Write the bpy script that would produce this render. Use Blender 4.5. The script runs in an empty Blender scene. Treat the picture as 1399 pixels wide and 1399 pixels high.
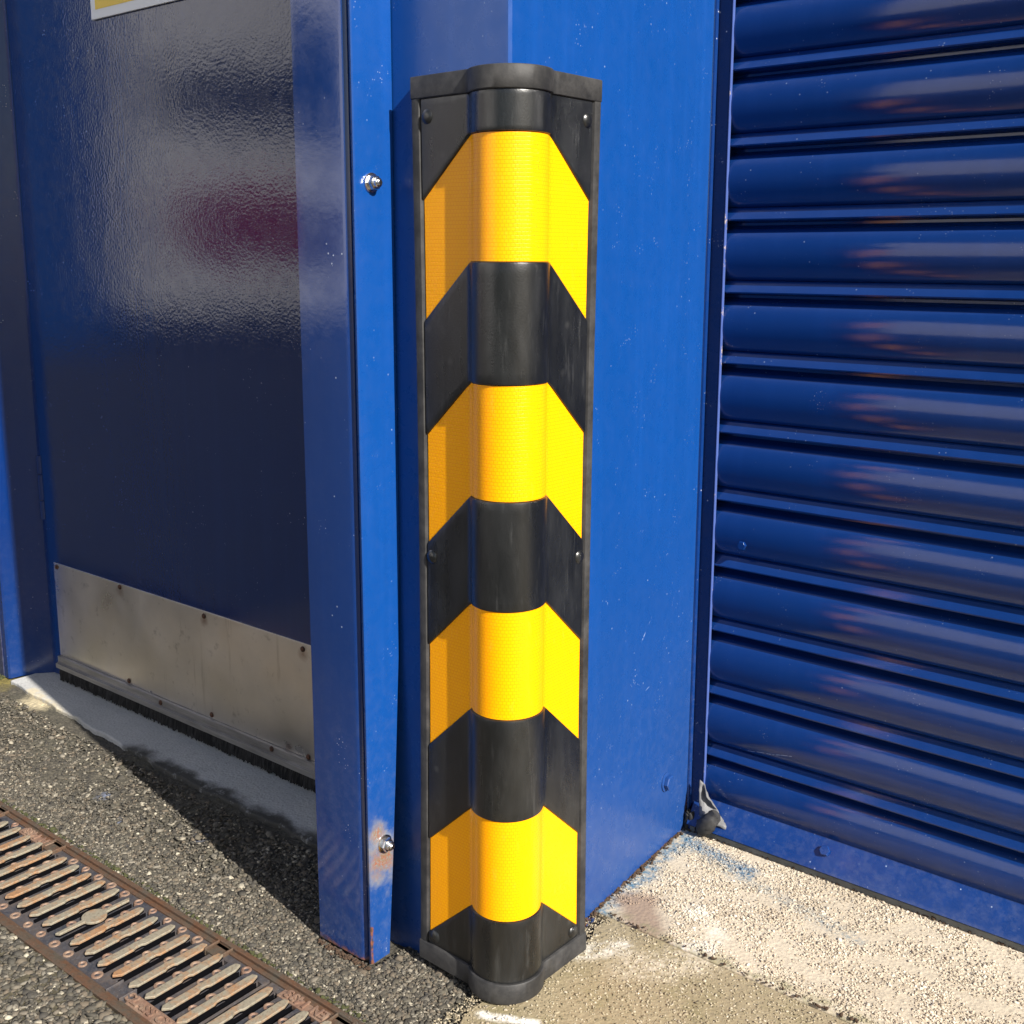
import bpy, math, random
import numpy as np
from mathutils import Vector
S = 0.66                      # metres per working unit
rng = np.random.default_rng(7); random.seed(7)
sc = bpy.context.scene; COL = sc.collection
TAN_AZ = 0.19; EL = math.radians(36)

# ------------------------------------------------------------------ helpers
class MB:
    def __init__(s): s.v=[]; s.f=[]; s.uv=None
    def add(s, vs, fs):
        o=len(s.v); s.v+= [tuple(map(float,p)) for p in vs]; s.f+=[tuple(i+o for i in f) for f in fs]; return s
    def box(s,x0,x1,y0,y1,z0,z1):
        return s.add([(x0,y0,z0),(x1,y0,z0),(x1,y1,z0),(x0,y1,z0),(x0,y0,z1),(x1,y0,z1),(x1,y1,z1),(x0,y1,z1)],
              [(0,3,2,1),(4,5,6,7),(0,1,5,4),(1,2,6,5),(2,3,7,6),(3,0,4,7)])
    def prism(s,pts,z0,z1,cap=True):      # plan polygon counter-clockwise
        n=len(pts)
        s.add([(p[0],p[1],z0) for p in pts]+[(p[0],p[1],z1) for p in pts],
              [(i,(i+1)%n,n+(i+1)%n,n+i) for i in range(n)]+([tuple(range(n-1,-1,-1)),tuple(range(n,2*n))] if cap else []))
        return s
    def grid(s,P):                         # P[i][j] points
        n=len(P); m=len(P[0]); 
        return s.add([p for r in P for p in r],[(i*m+j,i*m+j+1,(i+1)*m+j+1,(i+1)*m+j) for i in range(n-1) for j in range(m-1)])
    def lathe(s,prof,c,ax,n=20,rot=0):     # prof [(dist along axis, radius)], axis vector
        ax=Vector(ax).normalized(); a=ax.orthogonal().normalized(); b=ax.cross(a)
        vs=[];fs=[];m=len(prof)
        for h,r in prof:
            for k in range(n):
                t=2*math.pi*k/n+rot; vs.append(Vector(c)+ax*h+(a*math.cos(t)+b*math.sin(t))*r)
        for i in range(m-1):
            for k in range(n): fs.append((i*n+k,i*n+(k+1)%n,(i+1)*n+(k+1)%n,(i+1)*n+k))
        fs.append(tuple(range(n-1,-1,-1))); fs.append(tuple(range((m-1)*n,m*n)))
        return s.add(vs,fs)
    def tube(s,pts,r,n=8):
        P=[Vector(p) for p in pts]; vs=[];fs=[]
        for i,p in enumerate(P):
            d=(P[min(i+1,len(P)-1)]-P[max(i-1,0)]).normalized(); a=d.orthogonal().normalized(); b=d.cross(a)
            for k in range(n):
                t=2*math.pi*k/n; vs.append(p+(a*math.cos(t)+b*math.sin(t))*(r if not hasattr(r,'__len__') else r[i]))
        for i in range(len(P)-1):
            for k in range(n): fs.append((i*n+k,i*n+(k+1)%n,(i+1)*n+(k+1)%n,(i+1)*n+k))
        fs.append(tuple(range(n))); fs.append(tuple(range((len(P)-1)*n,len(P)*n)))
        return s.add(vs,fs)
    def build(s,name,mat,parent=None,smooth=35,bevel=0,uvs=None,segs=2):
        me=bpy.data.meshes.new(name); me.from_pydata([(x*S,y*S,z*S) for x,y,z in s.v],[],s.f); me.update()
        o=bpy.data.objects.new(name,me); COL.objects.link(o); me.materials.append(mat)
        if uvs is not None:
            l=me.uv_layers.new(name='UVMap'); idx=np.empty(len(me.loops),dtype=np.int32); me.loops.foreach_get('vertex_index',idx)
            l.data.foreach_set('uv',np.asarray(uvs,dtype=np.float32)[idx].ravel())
        if smooth:
            me.polygons.foreach_set('use_smooth',[True]*len(me.polygons)); me.set_sharp_from_angle(angle=math.radians(smooth))
        if bevel:
            b=o.modifiers.new('bevel','BEVEL'); b.width=bevel*S; b.segments=segs; b.limit_method='ANGLE'; b.angle_limit=math.radians(40); b.harden_normals=True
        if parent: attach(o,parent)
        return o
def attach(o,parent):
    o.parent=parent
    wp=Vector((0,0,0)); q=parent
    while q: wp+=q.location; q=q.parent
    o.location=-wp if o.type!='EMPTY' else o.location-wp
def empty(name,loc):
    o=bpy.data.objects.new(name,None); o.empty_display_size=.05; o.location=Vector(loc)*S; COL.objects.link(o); return o
def tag(o,label,cat,group=None):
    o['label']=label; o['category']=cat
    if group: o['group']=group
    return o
def kind(o,k): o['kind']=k; return o

# ------------------------------------------------------------------ material helpers
class NT:
    def __init__(s,name):
        s.m=bpy.data.materials.new(name); s.m.use_nodes=True; s.t=s.m.node_tree; s.t.nodes.clear()
        s.out=s.n('ShaderNodeOutputMaterial'); s.b=s.n('ShaderNodeBsdfPrincipled'); s.l(s.b.outputs[0],s.out.inputs[0])
        s.co=s.n('ShaderNodeTexCoord').outputs['Object']
    def n(s,t,**k):
        x=s.t.nodes.new(t)
        for a,b in k.items(): setattr(x,a,b)
        return x
    def l(s,a,b): s.t.links.new(a,b)
    def put(s,sock,v):
        if isinstance(v,bpy.types.NodeSocket): s.l(v,sock)
        elif isinstance(v,(tuple,list)) and len(v)==3 and sock.type=='RGBA': sock.default_value=(*v,1)
        else: sock.default_value=v
    def math(s,op,a,b=0.0,c=None,clamp=False):
        x=s.n('ShaderNodeMath',operation=op,use_clamp=clamp); s.put(x.inputs[0],a); s.put(x.inputs[1],b)
        if c is not None: s.put(x.inputs[2],c)
        return x.outputs[0]
    def vm(s,op,a,b=(0,0,0),out=0):
        x=s.n('ShaderNodeVectorMath',operation=op); s.put(x.inputs[0],a)
        if b is not None: s.put(x.inputs[1],b)
        return x.outputs[out]
    def map(s,scale=(1,1,1),loc=(0,0,0),rot=(0,0,0),src=None):
        x=s.n('ShaderNodeMapping'); s.l(src or s.co,x.inputs[0]); x.inputs['Scale'].default_value=scale; x.inputs['Location'].default_value=loc; x.inputs['Rotation'].default_value=rot
        return x.outputs[0]
    def noise(s,scale,detail=3,rough=.55,vec=None,dist=0,col=False):
        x=s.n('ShaderNodeTexNoise'); s.l(vec or s.co,x.inputs['Vector']); x.inputs['Scale'].default_value=scale; x.inputs['Detail'].default_value=detail; x.inputs['Roughness'].default_value=rough; x.inputs['Distortion'].default_value=dist
        return x.outputs['Color' if col else 0]
    def voro(s,scale,feat='F1',vec=None,rnd=1,out='Distance'):
        x=s.n('ShaderNodeTexVoronoi',feature=feat); s.l(vec or s.co,x.inputs['Vector']); x.inputs['Scale'].default_value=scale; x.inputs['Randomness'].default_value=rnd
        return x.outputs[out]
    def ramp(s,v,a,b,lo=0.,hi=1.,smooth=False):
        x=s.n('ShaderNodeMapRange'); x.clamp=True
        if smooth: x.interpolation_type='SMOOTHSTEP'
        s.put(x.inputs[0],v); 
        for i,q in zip((1,2,3,4),(a,b,lo,hi)): x.inputs[i].default_value=q
        return x.outputs[0]
    def mix(s,f,a,b):
        x=s.n('ShaderNodeMix',data_type='RGBA'); s.put(x.inputs[0],f); s.put(x.inputs[6],a); s.put(x.inputs[7],b); return x.outputs[2]
    def sep(s,v=None):
        x=s.n('ShaderNodeSeparateXYZ'); s.l(v or s.co,x.inputs[0]); return x.outputs
    def bump(s,h,dist,strength=1,prev=None):
        x=s.n('ShaderNodeBump'); s.put(x.inputs['Height'],h); x.inputs['Distance'].default_value=dist; x.inputs['Strength'].default_value=strength
        if prev: s.l(prev,x.inputs['Normal'])
        return x.outputs[0]
    def seg(s,a,b,w):         # mask of a thin scratch between two points (units)
        a=Vector(a)*S; b=Vector(b)*S; d=b-a
        wob=s.vm('SCALE',s.vm('SUBTRACT',s.noise(25,2,col=True),(.5,.5,.5)),None); wob.node.inputs['Scale'].default_value=.006
        p=s.vm('ADD',s.vm('SUBTRACT',s.co,tuple(a)),wob)
        t=s.math('DIVIDE',s.vm('DOT_PRODUCT',p,tuple(d),out=1),d.length_squared,clamp=True)
        sv=s.n('ShaderNodeVectorMath',operation='SCALE'); sv.inputs[0].default_value=d; s.l(t,sv.inputs['Scale'])
        r=s.vm('LENGTH',s.vm('SUBTRACT',p,sv.outputs[0]),None,out=1)
        return s.math('MULTIPLY',s.ramp(r,w*.4,w,1,0),s.ramp(s.noise(180,2),.42,.5))
    def spot(s,c,r0,r1,nz=.5,sc_=120):
        d=s.vm('LENGTH',s.vm('SUBTRACT',s.co,tuple(Vector(c)*S)),None,out=1)
        d=s.math('ADD',d,s.math('MULTIPLY',s.math('SUBTRACT',s.noise(sc_,4,.65),.5),nz*r1*S*2))
        return s.ramp(d,r0*S,r1*S,1,0)
    def fin(s,base=None,rough=None,metal=None,ior=None,normal=None,spec=None,**k):
        for n_,v in (('Base Color',base),('Roughness',rough),('Metallic',metal),('IOR',ior),('Normal',normal),('Specular IOR Level',spec)):
            if v is not None: s.put(s.b.inputs[n_],v)
        for n_,v in k.items(): s.put(s.b.inputs[n_.replace('_',' ')],v)
        return s.m
MX=lambda q,*a: a
BLUE=(.0028,.049,.225)
def paint(name,rough=.2,ior=1.6,peel=.00016,peelscale=260,specks=.5,col=BLUE,scratches=(),rust=(),dust=0,fade=None,extra=None,wave=1):
    n=NT(name)
    big=n.noise(3.5,3); c=n.mix(n.ramp(big,.3,.7),col,tuple(x*1.12+.001 for x in col))
    c=n.mix(n.ramp(n.noise(45,4,.65,vec=n.map((1,1,.03))),.5,.8,0,.22),c,tuple(x*1.7+.006 for x in col))
    if fade:   # chalky sun faded paint near the foot (z0 faded .. z1 sound)
        z=n.sep()[2]; z=n.math('ADD',z,n.math('MULTIPLY',n.math('SUBTRACT',n.noise(6,4),.5),.12))
        c=n.mix(n.ramp(z,fade[0]*S,fade[1]*S,fade[2],0,True),c,(.014,.050,.185))
    if dust:
        d=n.math('MULTIPLY',n.ramp(n.noise(95,6,.75),.45,.8),n.ramp(n.sep()[2],.0,.5*S,dust,dust*.12))
        c=n.mix(d,c,(.22,.24,.30))
    sp=n.voro(110,vec=None); spm=n.math('MULTIPLY',n.ramp(sp,.06,.11,1,0),n.ramp(n.noise(19,3),.56,.62))
    sp2=n.math('MULTIPLY',n.ramp(n.voro(300),.10,.2,1,0),n.ramp(n.noise(33,3),.60,.68))
    m=n.math('MULTIPLY',n.math('MAXIMUM',spm,sp2),specks)
    c=n.mix(m,c,(.45,.52,.66))
    for a,b,w in scratches: c=n.mix(n.math('MULTIPLY',n.seg(a,b,w*S),.75),c,(.32,.42,.66))
    rr=n.ramp(n.noise(60,4),.3,.75,rough*.75,rough*1.35); 
    for cc,r0,r1 in rust:
        k=n.math('MULTIPLY',n.spot(cc,r0,r1,.9,70),n.ramp(n.noise(420,4,.8),.36,.52)); c=n.mix(n.spot(cc,r0,r1*1.7,.9,70),c,(.20,.21,.22)); c=n.mix(n.math('MULTIPLY',k,.95),c,n.mix(n.ramp(n.noise(240,5,.8),.4,.6),(.16,.11,.06),(.24,.06,.02))); rr=n.math('MAXIMUM',rr,n.math('MULTIPLY',k,.75))
    if extra: c,rr=extra(n,c,rr)
    h=n.bump(n.noise(peelscale,2,.5),peel); h=n.bump(n.noise(14,2),peel*5*wave,prev=h)
    h=n.bump(m,.0002,.6,prev=h)
    return n.fin(c,rr,0,ior,h)

def edge_rust(lines,w):   # rust along listed segments
    def f(n,c,rr):
        for a,b in lines:
            A=Vector(a)*S;B=Vector(b)*S;d=B-A
            p=n.vm('SUBTRACT',n.co,tuple(A)); t=n.math('DIVIDE',n.vm('DOT_PRODUCT',p,tuple(d),out=1),d.length_squared,clamp=True)
            sv=n.n('ShaderNodeVectorMath',operation='SCALE'); sv.inputs[0].default_value=d; n.l(t,sv.inputs['Scale'])
            r=n.vm('LENGTH',n.vm('SUBTRACT',p,sv.outputs[0]),None,out=1)
            r=n.math('ADD',r,n.math('MULTIPLY',n.math('SUBTRACT',n.noise(45,5,.7),.45),w*S*2.2))
            k=n.ramp(r,w*S*.2,w*S*.6,1,0)
            c=n.mix(k,c,n.mix(n.ramp(n.noise(220,4),.35,.65),(.03,.022,.018),(.22,.07,.03)))
            rr=n.math('MAXIMUM',rr,n.math('MULTIPLY',k,.8))
        return c,rr
    return f
M={}
M['pillar']=paint('blue_pillar_paint',.3,1.5,.00005,300,.4,scratches=[((-.01,.22,.60),(-.012,.235,.57),.0012),((-.02,.26,.50),(-.02,.262,.44),.001),((-.03,.42,.75),(-.03,.44,.74),.0012),((-.01,.21,.16),(-.02,.30,.20),.0008),((-.02,.30,.30),(-.035,.45,.33),.0008),((-.035,.33,.93),(-.035,.35,.87),.0022),((-.03,.33,.36),(-.032,.46,.50),.0013),((-.01,.30,.27),(-.02,.40,.345),.0013)],
    fade=(0.02,.75,.75),dust=.12,extra=edge_rust([((0,0,0),(-.045,.561,0)),((-.045,.561,.0),(-.045,.561,.06))],.016))
M['post']=paint('shaded_blue_frame_paint',.13,1.75,.00004,200,.7,col=(.0025,.026,.135),dust=.2,fade=(0,.5,.22),extra=edge_rust([((-.31,-.069,0),(-.19,-.069,0))],.02))  # frame blue darkened below the pillar paint to deepen its shade
M['plate']=paint('blue_cover_plate_paint',.3,1.5,.00005,300,.35,rust=[((-.192,-.046,.158),.008,.030),((-.192,-.054,.20),.0,.017)],fade=(0,.55,.5),dust=.2,extra=edge_rust([((-.192,-.069,0),(-.192,-.069,.06))],.006))
M['door']=paint('shaded_blue_door_paint',.10,1.62,.00014,260,wave=.6,specks=.35,col=(.0015,.016,.082),scratches=[((-.86,.228,.82),(-.862,.228,.79),.0012)])  # door blue lowered, putting its shade into the base colour
M['jamb']=paint('shaded_blue_jamb_paint',.2,1.6,.00008,230,.5,col=(.0022,.020,.11),dust=.1,fade=(0,.35,.3))  # pillar blue darkened to stand for the shade on the jamb
M['shutter']=paint('blue_shutter_paint',.15,1.48,.00003,420,.25,wave=1.5,col=(.0025,.024,.125),dust=.03,scratches=[((.03,.58,.215),(.045,.58,.17),.0012),((.045,.58,.17),(.14,.575,.19),.0009)])
M['rail']=paint('blue_bottom_rail_paint',.28,1.5,.00006,300,1,dust=.22,col=(.004,.03,.15),extra=edge_rust([((-.0,.55,0),(.9,.55,0))],.008))
M['guide']=paint('blue_guide_paint',.28,1.5,.00005,300,.3,col=(.0015,.008,.05))

def worn_edge():
    n=NT('worn_metal_edge_paint'); c=n.mix(n.ramp(n.noise(30,5,.7,vec=n.map((1,1,1.0))),    .60,.66),(.06,.10,.30),(.50,.40,.32)); return n.fin(c,.35,0)
M['worn']=worn_edge()
def rubber():
    n=NT('black_rubber'); a=n.noise(30,5,.65,vec=n.map((1,1,.35))); sc2=n.noise(160,4,.7,vec=n.map((1,1,.12)))
    c=n.mix(n.ramp(a,.42,.72),(.0062,.0068,.0075),(.020,.021,.022)); c=n.mix(n.ramp(sc2,.58,.78,0,.4),c,(.075,.077,.078))
    c=n.mix(n.math('MULTIPLY',n.ramp(n.voro(45),.06,.2,1,0),n.ramp(n.noise(10),.55,.65,0,.35)),c,(.09,.09,.085))
    r=n.ramp(n.noise(45,5,.6,vec=n.map((1,1,.3))),.3,.7,.22,.38); h=n.bump(n.noise(650,3,.6),.00012); h=n.bump(n.noise(25,3,.5,vec=n.map((1,1,.4))),.0006,prev=h)
    return n.fin(c,r,0,1.6,h)
M['rubber']=rubber()
def rim():
    n=NT('worn_black_rubber_rim'); c=n.mix(n.ramp(n.noise(40,6,.7),.4,.7),(.018,.018,.019),(.055,.053,.052)); return n.fin(c,.62,0,1.45,n.bump(n.noise(500,3),.00012))
M['rim']=rim()
def tape():
    n=NT('yellow_reflective_tape'); uv=n.n('ShaderNodeTexCoord').outputs['UV']
    br=n.n('ShaderNodeTexBrick'); n.l(uv,br.inputs['Vector']); br.inputs['Scale'].default_value=1; br.inputs['Brick Width'].default_value=.0036; br.inputs['Row Height'].default_value=.0030; br.inputs['Mortar Size'].default_value=.00035; br.inputs['Mortar Smooth'].default_value=.4
    br.inputs['Color1'].default_value=(1,1,1,1); br.inputs['Color2'].default_value=(.86,.86,.86,1); br.inputs['Mortar'].default_value=(0,0,0,1)
    br.offset=.5
    f=n.math('MULTIPLY',n.ramp(n.noise(14,3),.3,.6,.4,1),n.sep(br.outputs[0])[0])
    c=n.mix(n.math('MULTIPLY',n.math('SUBTRACT',1.0,n.sep(br.outputs[0])[0]),.55),(1.0,.425,.0),(.88,.24,.0))
    c=n.mix(n.ramp(n.noise(220,4,.7,vec=n.map((1,1,.3))),.60,.76,0,.3),c,(.75,.42,.05))
    h=n.bump(br.outputs[0],.00005); h=n.bump(n.noise(200,2),.00012,prev=h)
    return n.fin(c,.27,0,1.5,h,spec=.3)
M['tape']=tape()
def steel():
    n=NT('scuffed_stainless_steel'); a=n.noise(7,5,.6); 
    c=n.mix(n.ramp(a,.35,.7),(.70,.67,.63),(.55,.54,.53)); c=n.mix(n.ramp(n.noise(50,5,.7),.60,.74,0,.6),c,(.26,.25,.24)); c=n.mix(n.ramp(n.noise(70,4,.7,vec=n.map((1,1,.08))),.62,.72,0,.35),c,(.30,.28,.25))
    c=n.mix(n.math('MULTIPLY',n.ramp(n.noise(9,3),.5,.7),n.ramp(n.voro(90),.05,.12,1,0)),c,(.08,.06,.05))
    for cc in ((-1.285,.228,.279),(-.981,.228,.276),(-.678,.228,.275),(-1.272,.228,.065),(-1.142,.228,.05),(-.672,.228,.060),(-.73,.228,.075)):
        c=n.mix(n.math('MULTIPLY',n.spot(cc,.001,.016,.5,90),.6),c,(.17,.075,.035))
    r=n.ramp(n.noise(12,5,.6),.3,.7,.26,.42)
    return n.fin(c,r,.95,normal=n.bump(n.noise(40,4,.6,vec=n.map((.15,1,6))),.00012))
M['steel']=steel()
def alu():
    n=NT('weathered_aluminium'); c=n.mix(n.ramp(n.noise(30,5,.7,vec=n.map((.3,1,3))),.35,.7),(.33,.32,.31),(.14,.135,.13)); return n.fin(c,.45,.55)
M['alu']=alu()
def zinc():
    n=NT('zinc_plated_steel'); c=n.mix(n.ramp(n.noise(300,3),.4,.65),(.75,.75,.76),(.5,.49,.47)); return n.fin(c,.24,1)
M['zinc']=zinc()
def rusty(name='rusty_screw',a=(.03,.02,.016),b=(.12,.045,.02)):
    n=NT(name); return n.fin(n.mix(n.ramp(n.noise(500,4),.4,.6),a,b),.75,.2)
M['rust']=rusty()
def black(name='black_brush_bristles'):
    n=NT(name); a=n.noise(60,3,.7,vec=n.map((14,1,.25))); return n.fin(n.mix(n.ramp(a,.4,.7),(.004,.004,.005),(.022,.021,.022)),.8,0,normal=n.bump(a,.002))
M['brush']=black()
def plain(name,c,r=.5,m=0,ns=40,v=.2):
    n=NT(name); return n.fin(n.mix(n.noise(ns,4,.6),tuple(x*(1-v) for x in c),tuple(x*(1+v) for x in c)),r,m,normal=n.bump(n.noise(ns*6,3),.0002))
M['white']=plain('white_sign_face',(.78,.79,.80),.3,0,5,.02)
M['signyellow']=plain('yellow_sign_print',(.85,.58,.03),.3,0,30,.12)
M['dark']=plain('dark_void',(.004,.004,.005),.95); M['dark'].node_tree.nodes['Principled BSDF'].inputs['Specular IOR Level'].default_value=0
def stone():
    n=NT('asphalt_aggregate'); g=n.n('ShaderNodeNewGeometry').outputs['Random Per Island']
    cr=n.n('ShaderNodeValToRGB'); n.l(g,cr.inputs[0]); e=cr.color_ramp.elements
    e[0].position=0; e[0].color=(.045,.04,.033,1); e[1].position=1; e[1].color=(.50,.45,.34,1)
    for p,c in ((.3,(.055,.048,.036)),(.55,(.105,.092,.066)),(.72,(.14,.108,.074)),(.86,(.17,.152,.12)),(.95,(.26,.23,.18))):
        q=e.new(p); q.color=(*c,1)
    c=n.mix(n.ramp(n.noise(350,4,.7),.35,.7,0,.55),cr.outputs[0],(.07,.066,.056))
    return n.fin(c,.85,0,normal=n.bump(n.noise(900,3),.0003))
M['stone']=stone()
def asphalt(near=True):
    n=NT('asphalt'+('_near' if near else '_yard')); v=n.voro(230); nn=n.noise(260,6,.75)
    c=n.mix(n.ramp(nn,.35,.68),(.024,.022,.018),(.12,.105,.078) if near else (.030,.030,.032)); c=n.mix(n.ramp(v,.05,.28,.5,0),c,(.17,.15,.115) if near else (.036,.036,.038))
    c=n.mix(n.ramp(n.noise(9,5,.6),.45,.65,0,.35),c,(.10,.095,.062))
    if near:
        for cc in ((-.86,-.065,0),(-.80,-.092,0),(-.77,-.105,0),(-.97,-.02,0),(-.70,.0,0)): c=n.mix(n.math('MULTIPLY',n.spot(cc,.0,.022,.9,160),.75),c,(.16,.19,.28))
        # pale mortar smear at the left end of the sill, mossy foot of the jamb
        c=n.mix(n.spot((-1.50,.135,0),.02,.06,.5,60),c,(.47,.40,.26)); c=n.mix(n.spot((-1.70,.13,0),.03,.09,.6,60),c,(.16,.13,.035))
        x,y,z=n.sep(); yy=n.math('ADD',y,n.math('MULTIPLY',n.math('SUBTRACT',n.noise(20,4),.5),.04))
        c=n.mix(n.ramp(yy,-.165*S,-.11*S,.6,0),c,(.075,.062,.03))
    h=n.bump(nn,.0016); h=n.bump(v,.0012,prev=h)
    return n.fin(c,.85,0,normal=h)
M['asphalt']=asphalt(); M['yard']=asphalt(False)
def concrete(name,a,b,pit,moss=0,stains=()):
    n=NT(name); n1=n.noise(330,5,.75); v=n.voro(260); big=n.noise(7,5,.6)
    c=n.mix(n.ramp(big,.3,.7),a,b); c=n.mix(n.ramp(n1,.52,.72,0,pit),c,tuple(x*.38 for x in a)); c=n.mix(n.ramp(n.noise(120,5,.7),.55,.75,0,.5),c,tuple(x*.62 for x in b))
    c=n.mix(n.ramp(v,.02,.22,.35,0),c,tuple(min(.8,x*1.35) for x in a))
    if moss: c=n.mix(n.ramp(n.noise(16,6,.7),.48,.68,0,moss),c,(.16,.145,.055))
    for f in stains: c=f(n,c)
    h=n.bump(n1,.0005); h=n.bump(v,.0005,prev=h); h=n.bump(n.noise(40,4),.0012,prev=h)
    return n.fin(c,.88,0,normal=h)
def band(ptA,ptB,w,col,amt,ns=35,thr=(.42,.62)):
    def f(n,c):
        A=Vector(ptA)*S;d=(Vector(ptB)-Vector(ptA))*S
        p=n.vm('SUBTRACT',n.co,tuple(A)); t=n.math('DIVIDE',n.vm('DOT_PRODUCT',p,tuple(d),out=1),d.length_squared,clamp=True)
        sv=n.n('ShaderNodeVectorMath',operation='SCALE'); sv.inputs[0].default_value=d; n.l(t,sv.inputs['Scale'])
        r=n.vm('LENGTH',n.vm('SUBTRACT',p,sv.outputs[0]),None,out=1)
        r=n.math('ADD',r,n.math('MULTIPLY',n.math('SUBTRACT',n.noise(22,4,.6),.5),w*S*1.6))
        return n.mix(n.math('MULTIPLY',n.ramp(r,w*S*.3,w*S,amt,0,True),n.ramp(n.noise(ns,5,.75),thr[0],thr[1])),c,col)
    return f
CS=[band((0,.03,0),(-.03,.56,0),.035,(.02,.12,.22),.9,130,(.38,.6)), band((.0,.50,0),(.33,.42,0),.024,(.08,.15,.20),.6,260,(.46,.6)),
    band((.0,.52,0),(.11,.487,0),.026,(.03,.12,.22),.8,260,(.38,.55)),
    band((.02,.30,0),(.10,.215,0),.05,(.24,.17,.125),.9,10,(.2,.4)), band((.05,.175,0),(.16,.262,0),.022,(.62,.58,.52),.9,90,(.35,.5)), band((.105,.34,0),(.16,.30,0),.03,(.66,.62,.53),.7,120,(.42,.58)),
    band((.02,.244,0),(.9,.244,0),.03,(.20,.185,.10),.7,60,(.42,.6))]
M['conc']=concrete('exposed_aggregate_concrete',(.52,.45,.345),(.44,.375,.28),.85,0,CS)
C2S=[band((.002,-.052,0),(.066,-.022,0),.014,(.78,.76,.72),1,150,(.33,.5)),band((.10,.17,0),(.16,.235,0),.05,(.52,.46,.36),.8,140,(.4,.6)),band((.02,.14,0),(.06,.19,0),.03,(.6,.56,.48),.8,140,(.4,.6))]
M['conc2']=concrete('weathered_mossy_concrete',(.30,.245,.155),(.25,.205,.125),.5,.5,C2S)
M['sill']=concrete('worn_sill_concrete',(.46,.46,.45),(.38,.38,.37),.6,0,[band((-1.1,.105,0),(-.3,.095,0),.045,(.05,.048,.042),1,50,(.25,.45)),band((-1.56,.15,0),(-1.3,.10,0),.028,(.52,.45,.31),.9,50,(.3,.5))])
def castiron(name,a,b,r,lo=.40,hi=.62):
    n=NT(name); c=n.mix(n.ramp(n.noise(28,6,.75),lo,hi),a,b); c=n.mix(n.ramp(n.noise(300,4,.7),.5,.72,0,.7),c,r); c=n.mix(n.math('MULTIPLY',n.ramp(n.voro(280),.05,.12,1,0),n.ramp(n.noise(30),.5,.6)),c,(.35,.33,.30))
    return n.fin(c,.62,.15,normal=n.bump(n.noise(420,4,.7),.0006))
M['ironbar']=castiron('polished_rusty_bar_tops',(.27,.24,.18),(.33,.18,.09),(.11,.08,.055),.47,.60)
M['ironweb']=castiron('dark_cast_iron',(.035,.038,.05),(.10,.08,.07),(.10,.10,.11))
M['ironring']=castiron('rusty_cast_iron_rings',(.20,.115,.08),(.30,.21,.15),(.075,.05,.04))
M['ironrim']=castiron('rusted_channel_rim',(.12,.058,.03),(.085,.07,.052),(.045,.03,.02))
def movewall(): 
    n=NT('pale_render'); return n.fin(n.mix(n.noise(2,3),(.80,.79,.80),(.87,.86,.87)),.8,0)
M['render']=movewall(); M['redpaint']=plain('dark_red_paint',(.30,.012,.02),.35,0,2,.1); M['darkglass']=plain('dark_window_glass',(.012,.014,.02),.1,0,2,.1)
M['scrapgrey']=plain('grey_torn_membrane',(.13,.13,.135),.6,0,60,.6)
M['moss']=plain('moss_green',(.045,.048,.014),.9,0,200,.6)

# ------------------------------------------------------------------ ground
def sheet(x0,x1,y0,y1,res,amp,z0,name,mat,fine=.7):
    nx=int((x1-x0)/res)+1; ny=int((y1-y0)/res)+1
    X,Y=np.meshgrid(np.linspace(x0,x1,nx),np.linspace(y0,y1,ny))
    Z=np.full(X.shape,z0)
    def vn(sc_,seed):
        r=np.random.default_rng(seed); g=r.random((160,160)); u=(X-x0)/sc_; v=(Y-y0)/sc_
        i=np.floor(u).astype(int); j=np.floor(v).astype(int); fu=u-i; fv=v-j; fu=fu*fu*(3-2*fu); fv=fv*fv*(3-2*fv)
        a=lambda p,q:g[(i+p)%160,(j+q)%160]
        return (a(0,0)*(1-fu)+a(1,0)*fu)*(1-fv)+(a(0,1)*(1-fu)+a(1,1)*fu)*fv-.5
    for k,(s_,w) in enumerate(((.15,1.0),(.04,.6),(.015,.6),(.007,.5))): Z+=amp*w*vn(s_,k+3)
    P=np.stack([X,Y,Z],-1).reshape(-1,3)*S
    i=np.arange(ny-1)[:,None]*nx+np.arange(nx-1)[None]; F=np.stack([i,i+1,i+nx+1,i+nx],-1).reshape(-1,4)
    me=bpy.data.meshes.new(name); me.vertices.add(len(P)); me.vertices.foreach_set('co',P.ravel()); me.loops.add(F.size); me.loops.foreach_set('vertex_index',F.ravel().astype(np.int32))
    me.polygons.add(len(F)); me.polygons.foreach_set('loop_start',np.arange(0,F.size,4,dtype=np.int32)); me.update(calc_edges=True)
    me.polygons.foreach_set('use_smooth',[True]*len(F)); me.materials.append(mat)
    o=bpy.data.objects.new(name,me); COL.objects.link(o); return kind(o,'structure')
sheet(-2.6,.10,-.165,.32,.0045,.006,-.006,'asphalt_strip',M['asphalt'])
sheet(-1.6,.10,-.95,-.351,.0045,.006,-.005,'asphalt_ground',M['asphalt'])
yard=MB().add([(-60,-60,-.06),(60,-60,-.06),(60,40,-.06),(-60,40,-.06)],[(0,1,2,3)]); kind(yard.build('yard_ground',M['yard'],smooth=0),'structure')
big=MB(); big.add([(-9,-9,-.014),(9,-9,-.014),(9,-.951,-.014),(-9,-.951,-.014)],[(0,1,2,3)]); big.add([(-9,-.95,-.014),(-1.6,-.95,-.014),(-1.6,-.352,-.014),(-9,-.352,-.014)],[(0,1,2,3)])
big.add([(-9,-.165,-.014),(-2.6,-.165,-.014),(-2.6,.3,-.014),(-9,.3,-.014)],[(0,1,2,3)])
kind(big.build('yard_tarmac',M['yard'],smooth=0),'structure')
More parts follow.
